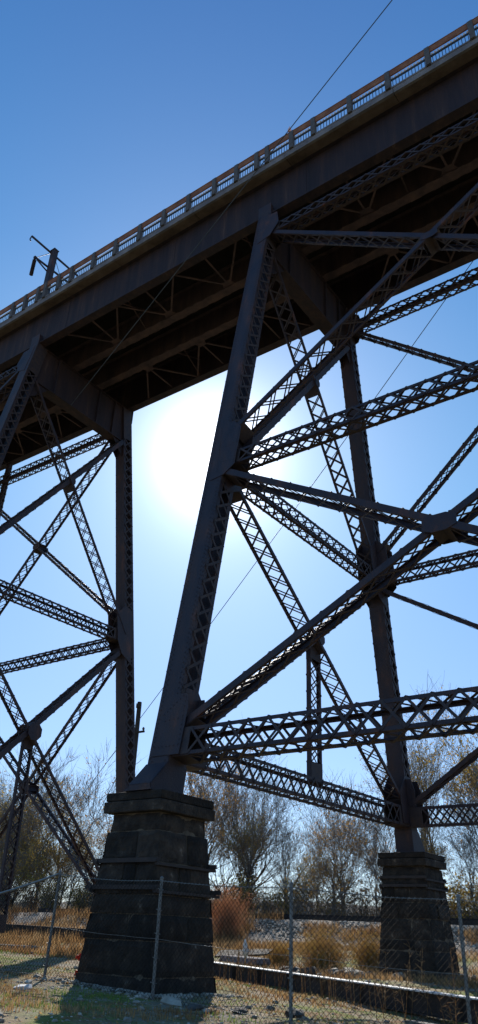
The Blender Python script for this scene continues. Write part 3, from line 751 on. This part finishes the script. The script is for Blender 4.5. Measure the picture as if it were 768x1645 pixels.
# ------------------------------------------------------------------ trees
def grow(tr, tw, lf, rnd, p, d, L, r, lvl, maxl, spread, leafp, up=.12, rt=.010):
    seg = 5 if lvl < 2 else 3; pts = [V(p)]; rad = [r]; d = V(d).normalized(); ends = []
    for i in range(seg):
        w = .09 if lvl == 0 else .15
        d = (d+V((rnd.gauss(0,w), rnd.gauss(0,w), rnd.gauss(0,w)*.6+up*(.5 if lvl == 0 else 1)))).normalized()
        pts.append(pts[-1]+d*(L/seg)); rad.append(max(rt*.5, r*(1-.62*(i+1)/seg)))
        ends.append((pts[-1].copy(), d.copy(), rad[-1], (i+1)/seg))
    if lvl >= maxl: (tw).tube(pts, rad, 3, cap=False)
    elif lvl >= 2: tw.tube(pts, rad, 3, cap=False)
    else: tr.tube(pts, rad, 8 if lvl == 0 else 6, cap=True)
    if lvl >= maxl-1 and leafp > 0:
        for (q, dd, _, _) in ends:
            if rnd.random() < leafp:
                for _ in range(3):
                    c = q+V((rnd.gauss(0,.12), rnd.gauss(0,.12), rnd.gauss(0,.12))); u = V((rnd.gauss(0,1), rnd.gauss(0,1), rnd.gauss(0,1))).normalized(); v = u.orthogonal().normalized(); s = rnd.uniform(.05,.085)
                    lf.face([c-u*s, c+v*s*.7, c+u*s, c-v*s*.7])
    if lvl >= maxl: return
    nchild = [8, 7, 6, 5, 3][lvl]
    for k in range(nchild):
        j = rnd.choice(range(1 if lvl else 2, seg)) if k else seg-1
        q, dd, rr, f = ends[j]
        a = rnd.uniform(0, 6.283); o = dd.orthogonal().normalized(); o = Matrix.Rotation(a, 3, dd) @ o
        ang = rnd.uniform(.35, 1.0)*spread
        nd = (dd*math.cos(ang)+o*math.sin(ang)).normalized()
        if nd.z < -.15: nd.z *= -.3
        grow(tr, tw, lf, rnd, q, nd, L*(rnd.uniform(.45,.72) if lvl > 1 else rnd.uniform(.6,.95)), max(rt, rr*rnd.uniform(.55,.8)), lvl+1, maxl, spread, leafp, up, rt)

def tree_proto(name, label, cat, seed, h, r, spread, leafp, leafm, group=None, forks=1, maxl=4, up=.12, vine=0, trunkL=.40):
    rnd = random.Random(seed); t = thing(name, label, cat, (0,0,0), group)
    tr, tw, lf = MB(), MB(), MB()
    for k in range(forks):
        d = V((rnd.uniform(-.3,.3)*(forks > 1)+ (0 if forks < 2 else (.35 if k else -.12)), rnd.uniform(-.2,.2)*(forks > 1), 1))
        grow(tr, tw, lf, rnd, (0,0,-.3), d, h*trunkL*(1 if k == 0 else .75), r*(1 if k == 0 else .6), 0, maxl, spread, leafp, up)
    tr.build('trunk', M['bark'], t, smooth=True)
    tw.build('crown', M['twig'], t)
    if lf.f: lf.build('leaves', M[leafm], t)
    if vine:                          # ivy and clinging twigs round the trunk
        v = MB()
        for k in range(vine):
            z = rnd.uniform(.3, h*.42); a = rnd.uniform(0, 6.28); rr = r*rnd.uniform(.9, 2.4)
            c = V((rr*math.cos(a), rr*math.sin(a), z)); q = c+V((rnd.gauss(0,.18), rnd.gauss(0,.18), rnd.gauss(0,.2)))
            v.tube([c, q], .014, 3, cap=False)
            u = V((rnd.gauss(0,1), rnd.gauss(0,1), rnd.gauss(0,1))).normalized(); w = u.orthogonal().normalized(); s = rnd.uniform(.04,.09)
            v.face([q-u*s, q+w*s, q+u*s, q-w*s])
        v.build('clinging_vine', M['bark'], t)
    return t
tree_big = tree_proto('bare_tree', 'tall bare forked tree with a thick vine covered trunk, seen between the two stone piers', 'tree', 11, 11, .26, .85, 0, 'leafy', forks=2, vine=900, up=.1)
tree_or = tree_proto('autumn_tree', 'tree keeping orange brown leaves just right of the near pier', 'tree', 21, 11, .2, .75, .16, 'leafo', up=.13)
tree_ye = tree_proto('autumn_tree', 'tall tree with sparse yellow leaves right of the far pier', 'tree', 31, 12, .22, .75, .22, 'leafy', up=.12)
tree_ba = tree_proto('bare_tree', 'slender bare tree left of the right pier', 'tree', 41, 10, .15, .8, .03, 'leafo', up=.1)
tree_gr = tree_proto('autumn_tree', 'shrubby tree with yellow green leaves at the left edge', 'tree', 51, 9, .16, .8, .15, 'leafg', forks=2, up=.1)
def put(proto, x, y, s, rot, label, first=[None]):
    z = gz(x, y)-.1
    if proto in (tree_big, tree_or, tree_ye, tree_ba, tree_gr): s *= 1.12
    if proto.get('used'):
        o = dup(proto, (x, y, z), rot, s, label)
        if 'used' in o: del o['used']
    else:
        proto['used'] = 1; o = proto; o.location = (x, y, z); o.rotation_euler = (0,0,rot); o.scale = (s,s,s)
        if label: o['label'] = label
    return o
TR = [
 (tree_big, -26.6, 33.5, 1.04, 2.6, 'tall bare forked tree with a thick vine covered trunk, seen between the two stone piers'),
 (tree_or, -30.5, 32, 1.12, .3, 'tree keeping orange brown leaves just right of the near pier'),
 (tree_ba, -22.2, 33, .78, 1.1, 'small bare tree just right of the forked tree'),
 (tree_ba, -18.2, 34, .92, 2.3, 'slender bare tree midway between the forked tree and the right pier'),
 (tree_or, -16.0, 31, .66, 3.9, 'low rounded tree with rusty leaves just left of the right pier'),
 (tree_ba, -14.8, 36, .98, 4.4, 'pale bare tree right behind the left edge of the right pier'),
 (tree_ye, -8.6, 31, 1.0, .9, 'tall tree with sparse yellow leaves just right of the far pier'),
 (tree_ye, -5.6, 34, .98, 3.3, 'leaning tree with yellow leaves at the right edge of the picture'),
 (tree_ba, -3.4, 29, .9, 5.2, 'dark leaning tree behind the last fence post at the right'),
 (tree_ba, -49.5, 33, 1.42, .6, 'tallest bare tree at the left between the left tower and the near pier'),
 (tree_gr, -53.5, 31, 1.15, 1.9, 'shrubby tree with yellow green leaves behind the left tower braces'),
 (tree_or, -44.8, 34, .82, 2.9, 'tree with thin orange leaves just left of the near pier'),
 (tree_gr, -57.5, 33, 1.25, 4.0, 'yellow green tree at the left edge of the picture'),
 (tree_ba, -55.6, 36, 1.3, 5.0, 'tall grey bare tree at the left edge behind the braces'),
 (tree_gr, -48.0, 29.5, .72, .2, 'low yellow green sapling at the left below the braces'),
 (tree_ba, -39.5, 34, 1.05, 3.6, 'bare tree mostly hidden behind the near pier'),
 (tree_or, -34.5, 36, 1.05, 5.6, 'orange tinted tree mostly hidden behind the near pier'),
 (tree_ye, .5, 33, 1.02, 1.2, 'yellow leaved tree beyond the right edge of the picture'),
 (tree_ba, 4.5, 36, 1.1, 2.2, 'bare tree beyond the right edge of the picture'),
 (tree_or, -64, 34, 1.2, 1.6, 'orange tree beyond the left edge of the picture'),
]
for a in TR: put(*a)
rnd = random.Random(123); x = -62
tree_or['group'] = ''; del tree_or['group']
while x < 4:
    p_ = rnd.choice([tree_or, tree_ye, tree_gr, tree_ba, tree_ye])
    o = put(p_, x, rnd.uniform(28, 32), rnd.uniform(.38, .62), rnd.uniform(0, 6.28), 'young tangled tree with a few autumn leaves in the low thicket below the taller trees')
    o['group'] = 'young trees in the low thicket'; x += rnd.uniform(1.9, 3.6)
# thicket shrubs under the trees
def bush_proto(name, label, cat, seed, h, stems, m, group, leafm=None, leafp=0, thick=.012, wide=.9):
    rnd = random.Random(seed); t = thing(name, label, cat, (0,0,0), group); a = MB(); lf = MB()
    for k in range(stems):
        an = rnd.uniform(0, 6.28); lean = rnd.uniform(0, .75)*wide; d = V((math.cos(an)*lean, math.sin(an)*lean, 1)).normalized()
        p = V((rnd.gauss(0,.25*wide), rnd.gauss(0,.25*wide), -.1)); L = h*rnd.uniform(.6, 1.08); pts = [p]; rad = [thick]
        for i in range(4):
            d = (d+V((rnd.gauss(0,.12), rnd.gauss(0,.12), .02))).normalized(); pts.append(pts[-1]+d*(L/4)); rad.append(thick*(1-.2*(i+1)))
            for _ in range(3):
                o = V((rnd.gauss(0,1), rnd.gauss(0,1), rnd.uniform(.1,1.2))).normalized(); q = pts[-1]+o*rnd.uniform(.12,.4)*h*.28; a.tube([pts[-1], (pts[-1]+q)/2+V((0,0,.02)), q], [thick*.6, thick*.5, thick*.3], 3, cap=False)
                if rnd.random() < leafp:
                    for __ in range(3):
                        u = V((rnd.gauss(0,1), rnd.gauss(0,1), rnd.gauss(0,1))).normalized(); v = u.orthogonal().normalized(); s = rnd.uniform(.035,.07); c = q+V((rnd.gauss(0,.08), rnd.gauss(0,.08), rnd.gauss(0,.08))); lf.face([c-u*s, c+v*s, c+u*s, c-v*s])
        a.tube(pts, rad, 3, cap=False)
    a.build('stems', M[m], t)
    if lf.f: lf.build('leaves', M[leafm], t)
    return t
GB = 'brush shrubs in the thicket under the trees'
b1 = bush_proto('brush_shrub', 'tangled bare grey brown shrub in the thicket under the trees', 'shrub', 1, 3.2, 90, 'twig', GB, 'leafo', .12)
b2 = bush_proto('brush_shrub', 'brush shrub with scattered yellow green leaves in the thicket under the trees', 'shrub', 2, 3.0, 80, 'twig', GB, 'leafg', .4)
rnd = random.Random(77)
x = -66
while x < 8:
    put(b1 if rnd.random() < .6 else b2, x, rnd.uniform(27, 30.5), rnd.uniform(.7, 1.25), rnd.uniform(0, 6.28), None); x += rnd.uniform(.6, 1.15)
b3 = bush_proto('red_shrub', 'dense rust red leafless shrub directly right of the near pier', 'shrub', 5, 2.9, 420, 'redbush', None, None, 0, .011, .85)
put(b3, -15.4, 16.0, 1.0, 0, None)
b4 = bush_proto('tall_grass_clump', 'big clump of tall golden grass left of the right pier', 'grass clump', 6, 1.7, 520, 'goldgrass', None, None, 0, .010, 1.35)
put(b4, -4.6, 8.3, .95, 0, None)
b5 = put(b4, -2.9, 9.4, .85, 2, 'smaller golden grass clump right against the right pier')
b6 = put(b4, -6.9, 8.6, .6, 4, 'low golden grass clump left of the big golden clump')

# ------------------------------------------------------------------ grass, weeds, stones that nobody could count
def blocked(x, y):
    for (px, py, r) in ((0,-7.78,1.6),(0,7.7,1.6),(16.26,-7.78,1.6),(16.26,7.7,1.6)):
        if abs(x-px) < r and abs(y-py) < r: return True
    return False
def scatter_grass(n, xr, yr, hmin, hmax, mat_, name, label, thr, nscale, seed, lean=.45, w=.012, clump=.5):
    rnd = random.Random(seed); m = MB(); k = 0
    cam = V((14.14,-23.98))
    while k < n:
        # denser near the camera and inside its field of view
        x = rnd.uniform(*xr); y = rnd.uniform(*yr)
        v = V((x, y))-cam; an = math.degrees(math.atan2(v.x, v.y))
        if an < -62 or an > -8: 
            if rnd.random() < .9: k += .1; continue
        if v.length < 6 or blocked(x, y): k += .2; continue
        if noise.noise(V((x*nscale, y*nscale, seed*3.1)))+.25*noise.noise(V((x*nscale*4, y*nscale*4, seed))) < thr: k += .05; continue
        z = gz(x, y)
        if y > 15: z += .08
        for _ in range(5):
            xx = x+rnd.gauss(0, clump*.25); yy = y+rnd.gauss(0, clump*.25); h = rnd.uniform(hmin, hmax)*(.35 if (x > -8 and -10 < y < 2-.55*x and y > -10) else 1); a = rnd.uniform(0, 6.28); l = rnd.uniform(0, lean)*h
            dx, dy = math.cos(a), math.sin(a); ww = w*rnd.uniform(.7, 1.5)
            p0 = V((xx-dy*ww, yy+dx*ww, z-.02)); p1 = V((xx+dy*ww, yy-dx*ww, z-.02)); q = V((xx+dx*l*.35, yy+dy*l*.35, z+h*.6)); t = V((xx+dx*l, yy+dy*l, z+h))
            m.face([p0, p1, q+V((dy*ww*.6,-dx*ww*.6,0)), q-V((dy*ww*.6,-dx*ww*.6,0))]); m.face([q-V((dy*ww*.6,-dx*ww*.6,0)), q+V((dy*ww*.6,-dx*ww*.6,0)), t])
        k += 1
    o = m.build(name, M[mat_]); tag(o, label, 'grass', kind='stuff')
scatter_grass(9000, (-45,14), (-7.5,15.5), .08, .30, 'drygrass', 'dry_grass', 'low dry tan and rust coloured grass over the ground behind the fence', .04, .35, 2)
scatter_grass(5000, (-16,12), (-20,-8), .03, .13, 'drygrass', 'dry_grass', 'short dry grass tufts on the dirt in front of the fence', .10, .5, 4, w=.007)
scatter_grass(5500, (-14,12), (-18,-3), .02, .07, 'green', 'green_grass', 'short bright green grass and moss patches along the fence line', .06, .45, 9, w=.009)
scatter_grass(4500, (-30,10), (11,18.6), .10, .45, 'drygrass', 'dry_grass', 'tufts of dead grass growing up the ballast slope', .16, .3, 6)
scatter_grass(5500, (-60,-14), (4,20.3), .2, .75, 'drygrass', 'tall_weeds', 'tall rusty brown weeds on the slope at the left', -.12, .35, 12, lean=.5, w=.016)
def weed_stems(n, seed):
    rnd = random.Random(seed); m = MB()
    for k in range(n):
        x = rnd.uniform(-7, 9); y = -.9-(x-.3)*.56+rnd.uniform(-1.6, 1.6)
        if blocked(x, y): continue
        q = on_ground(x, y); h = rnd.uniform(.5, 1.5); b = V((rnd.gauss(0,.12), rnd.gauss(0,.12), 0)); pts = [q, q+b*.4+V((0,0,h*.5)), q+b+V((0,0,h))]
        m.tube(pts, [.009,.007,.004], 3, cap=False)
        for _ in range(8):
            s = pts[1]+(pts[2]-pts[1])*rnd.random(); m.tube([s, s+V((rnd.gauss(0,.09), rnd.gauss(0,.09), rnd.uniform(.02,.14)))], [.005,.004], 3, cap=False)
    tag(m.build('weed_stems', M['drygrass']), 'thin dead weed stems standing along the fallen beam', 'weeds', kind='stuff')
weed_stems(150, 8)
def scatter_stones(n, xr, yr, r0, r1, mt, name, label, seed, dz=0, cat='stones'):
    rnd = random.Random(seed); m = MB()
    for k in range(n):
        x = rnd.uniform(*xr); y = rnd.uniform(*yr)
        if blocked(x, y): continue
        r = r0+(r1-r0)*rnd.random()**3
        z = gz(x, y)+r*.15+dz
        m.rock((x, y, z), r, .6, rnd)
    tag(m.build(name, M[mt]), label, cat, kind='stuff')
scatter_stones(4200, (-5,13), (-18,-7), .010, .045, 'stonechip', 'gravel', 'grey gravel and chips scattered over the dirt near the fence', 61)
scatter_stones(450, (-9,11), (-15,6), .03, .12, 'stonechip', 'gravel', 'larger pale stone fragments scattered between the piers', 62)
scatter_stones(7000, (-34,2), (15.6,20.5), .04, .13, 'stonechip', 'ballast_stones', 'loose grey ballast stones covering the railway slope', 63, .07)
rnd = random.Random(64); m = MB()
for k in range(420):
    a = rnd.uniform(-1.9, 2.4); x = -.15+rnd.uniform(-1.5, 1.7); y = -9.2-abs(rnd.gauss(0,.28)) if rnd.random() < .6 else -7.9+rnd.uniform(-1.4,1.4)
    if y > -9.15: x = 1.25+abs(rnd.gauss(0,.25))
    r = .02+.08*rnd.random()**2; m.rock((x, y, gz(x, y)+r*.2), r, .55, rnd)
tag(m.build('fallen_rubble', M['stonechip']), 'small broken stones gathered round the foot of the near pier', 'stones', kind='stuff')
# dead leaves and twigs on the ground
rnd = random.Random(90); m = MB()
for k in range(5000):
    x = rnd.uniform(-8,12); y = rnd.uniform(-17,2)
    if blocked(x, y): continue
    c = on_ground(x, y, .02); u = V((rnd.gauss(0,1), rnd.gauss(0,1), rnd.gauss(0,.25))).normalized(); v = u.cross(V((0,0,1))).normalized(); s = rnd.uniform(.02,.045)
    m.face([c-u*s, c+v*s*.7, c+u*s+V((0,0,.015)), c-v*s*.7])
tag(m.build('fallen_leaves', M['leafo']), 'brown fallen leaves scattered over the ground', 'leaves', kind='stuff')
rnd = random.Random(91); m = MB()
for k in range(260):
    x = rnd.uniform(-6,12); y = rnd.uniform(-16,2)
    if blocked(x, y): continue
    c = on_ground(x, y, .03); a = rnd.uniform(0,6.28); L = rnd.uniform(.1,.5); m.tube([c, c+V((math.cos(a)*L, math.sin(a)*L, rnd.uniform(0,.06)))], .008, 4)
tag(m.build('fallen_twigs', M['wood']), 'small dead twigs lying on the ground', 'twigs', kind='stuff')

# ------------------------------------------------------------------ sky, sun
SUN = V((-.5262, .6469, .5519)).normalized()
w = bpy.data.worlds.new('World'); SC.world = w; w.use_nodes = True; nt = w.node_tree; N = nt.nodes; Lk = nt.links
for n_ in list(N): N.remove(n_)
out = N.new('ShaderNodeOutputWorld'); bg = N.new('ShaderNodeBackground'); sky = N.new('ShaderNodeTexSky')
sky.sky_type = 'NISHITA'; sky.sun_disc = False; sky.sun_elevation = math.asin(SUN.z); sky.sun_rotation = math.atan2(SUN.x, SUN.y)
sky.air_density = 1.0; sky.dust_density = .1; sky.ozone_density = 3.0; sky.altitude = 100
bg.inputs[1].default_value = .05
hs = N.new('ShaderNodeHueSaturation'); hs.inputs['Saturation'].default_value = 1.25; Lk.new(sky.outputs[0], hs.inputs['Color']); Lk.new(hs.outputs[0], bg.inputs[0])
# clear autumn blue that deepens with height
tc0 = N.new('ShaderNodeTexCoord'); sx = N.new('ShaderNodeSeparateXYZ'); nm0 = N.new('ShaderNodeVectorMath'); nm0.operation = 'NORMALIZE'
Lk.new(tc0.outputs['Generated'], nm0.inputs[0]); Lk.new(nm0.outputs[0], sx.inputs[0])
rp = N.new('ShaderNodeValToRGB'); Lk.new(sx.outputs['Z'], rp.inputs[0])
for k in range(3): rp.color_ramp.elements.new(.5)
for e, (p_, c_) in zip(rp.color_ramp.elements, [(0,(.27,.37,.56)),(.25,(.20,.315,.56)),(.5,(.088,.255,.45)),(.72,(.016,.150,.375)),(.9,(.012,.09,.28))]): e.position = p_; e.color = (*c_, 1)
bg3 = N.new('ShaderNodeBackground'); Lk.new(rp.outputs[0], bg3.inputs[0]); bg3.inputs[1].default_value = .8
# aureole: the white glow of the air round the sun, a function of direction only
tc = N.new('ShaderNodeTexCoord'); dot = N.new('ShaderNodeVectorMath'); dot.operation = 'DOT_PRODUCT'; dot.inputs[1].default_value = SUN
nrm = N.new('ShaderNodeVectorMath'); nrm.operation = 'NORMALIZE'; Lk.new(tc.outputs['Generated'], nrm.inputs[0]); Lk.new(nrm.outputs[0], dot.inputs[0])
def mth(op, a, b=None):
    n = N.new('ShaderNodeMath'); n.operation = op
    for i, v in enumerate((a, b)):
        if v is None: continue
        if isinstance(v, (int, float)): n.inputs[i].default_value = v
        else: Lk.new(v, n.inputs[i])
    return n.outputs[0]
ang = mth('MULTIPLY', mth('ARCCOSINE', mth('MINIMUM', dot.outputs['Value'], .999999)), 57.2958)
def expo(k, pw, amp): return mth('MULTIPLY', mth('EXPONENT', mth('MULTIPLY', mth('POWER', mth('DIVIDE', ang, k), pw), -1.0)), amp)
glow = mth('ADD', mth('ADD', expo(2.7, 1.4, 2.2), expo(6.5, 1.0, .55)), expo(16, 1.0, .18))
bg2 = N.new('ShaderNodeBackground'); bg2.inputs[0].default_value = (1, .965, .95, 1); Lk.new(glow, bg2.inputs[1])
add = N.new('ShaderNodeAddShader'); Lk.new(bg.outputs[0], add.inputs[0]); Lk.new(bg2.outputs[0], add.inputs[1]); add2 = N.new('ShaderNodeAddShader'); Lk.new(add.outputs[0], add2.inputs[0]); Lk.new(bg3.outputs[0], add2.inputs[1]); Lk.new(add2.outputs[0], out.inputs[0])
sl = bpy.data.lights.new('sun', 'SUN'); sl.energy = 5.0; sl.angle = math.radians(.53); sl.color = (1, .94, .85)
so = bpy.data.objects.new('sun', sl); C.objects.link(so); so.rotation_euler = SUN.to_track_quat('Z', 'Y').to_euler()

# ------------------------------------------------------------------ camera
cam = bpy.data.cameras.new('camera'); co = bpy.data.objects.new('camera', cam); C.objects.link(co)
ya, pi, ro = math.radians(-36.86972), math.radians(29.31910), math.radians(2.48069)
fwd = V((math.sin(ya)*math.cos(pi), math.cos(ya)*math.cos(pi), math.sin(pi))); r = V((math.cos(ya), -math.sin(ya), 0)); u = r.cross(fwd)
r2 = r*math.cos(ro)+u*math.sin(ro); u2 = -r*math.sin(ro)+u*math.cos(ro)
mm = Matrix((r2, u2, -fwd)).transposed().to_4x4(); mm.translation = V((14.14143, -23.97831, 1.5)); co.matrix_world = mm
cam.sensor_fit = 'VERTICAL'; cam.sensor_height = 36; cam.lens = 1209.4644*36/1645
cam.clip_start = .1; cam.clip_end = 9000
SC.camera = co
SC.view_settings.view_transform = 'Standard'; SC.view_settings.look = 'None'; SC.view_settings.gamma = 1; SC.view_settings.exposure = .35
SC.view_settings.use_curve_mapping = False
for p in (tree_big, tree_or, tree_ye, tree_ba, tree_gr, b1, b2, b3, b4):
    if 'used' in p: del p['used']
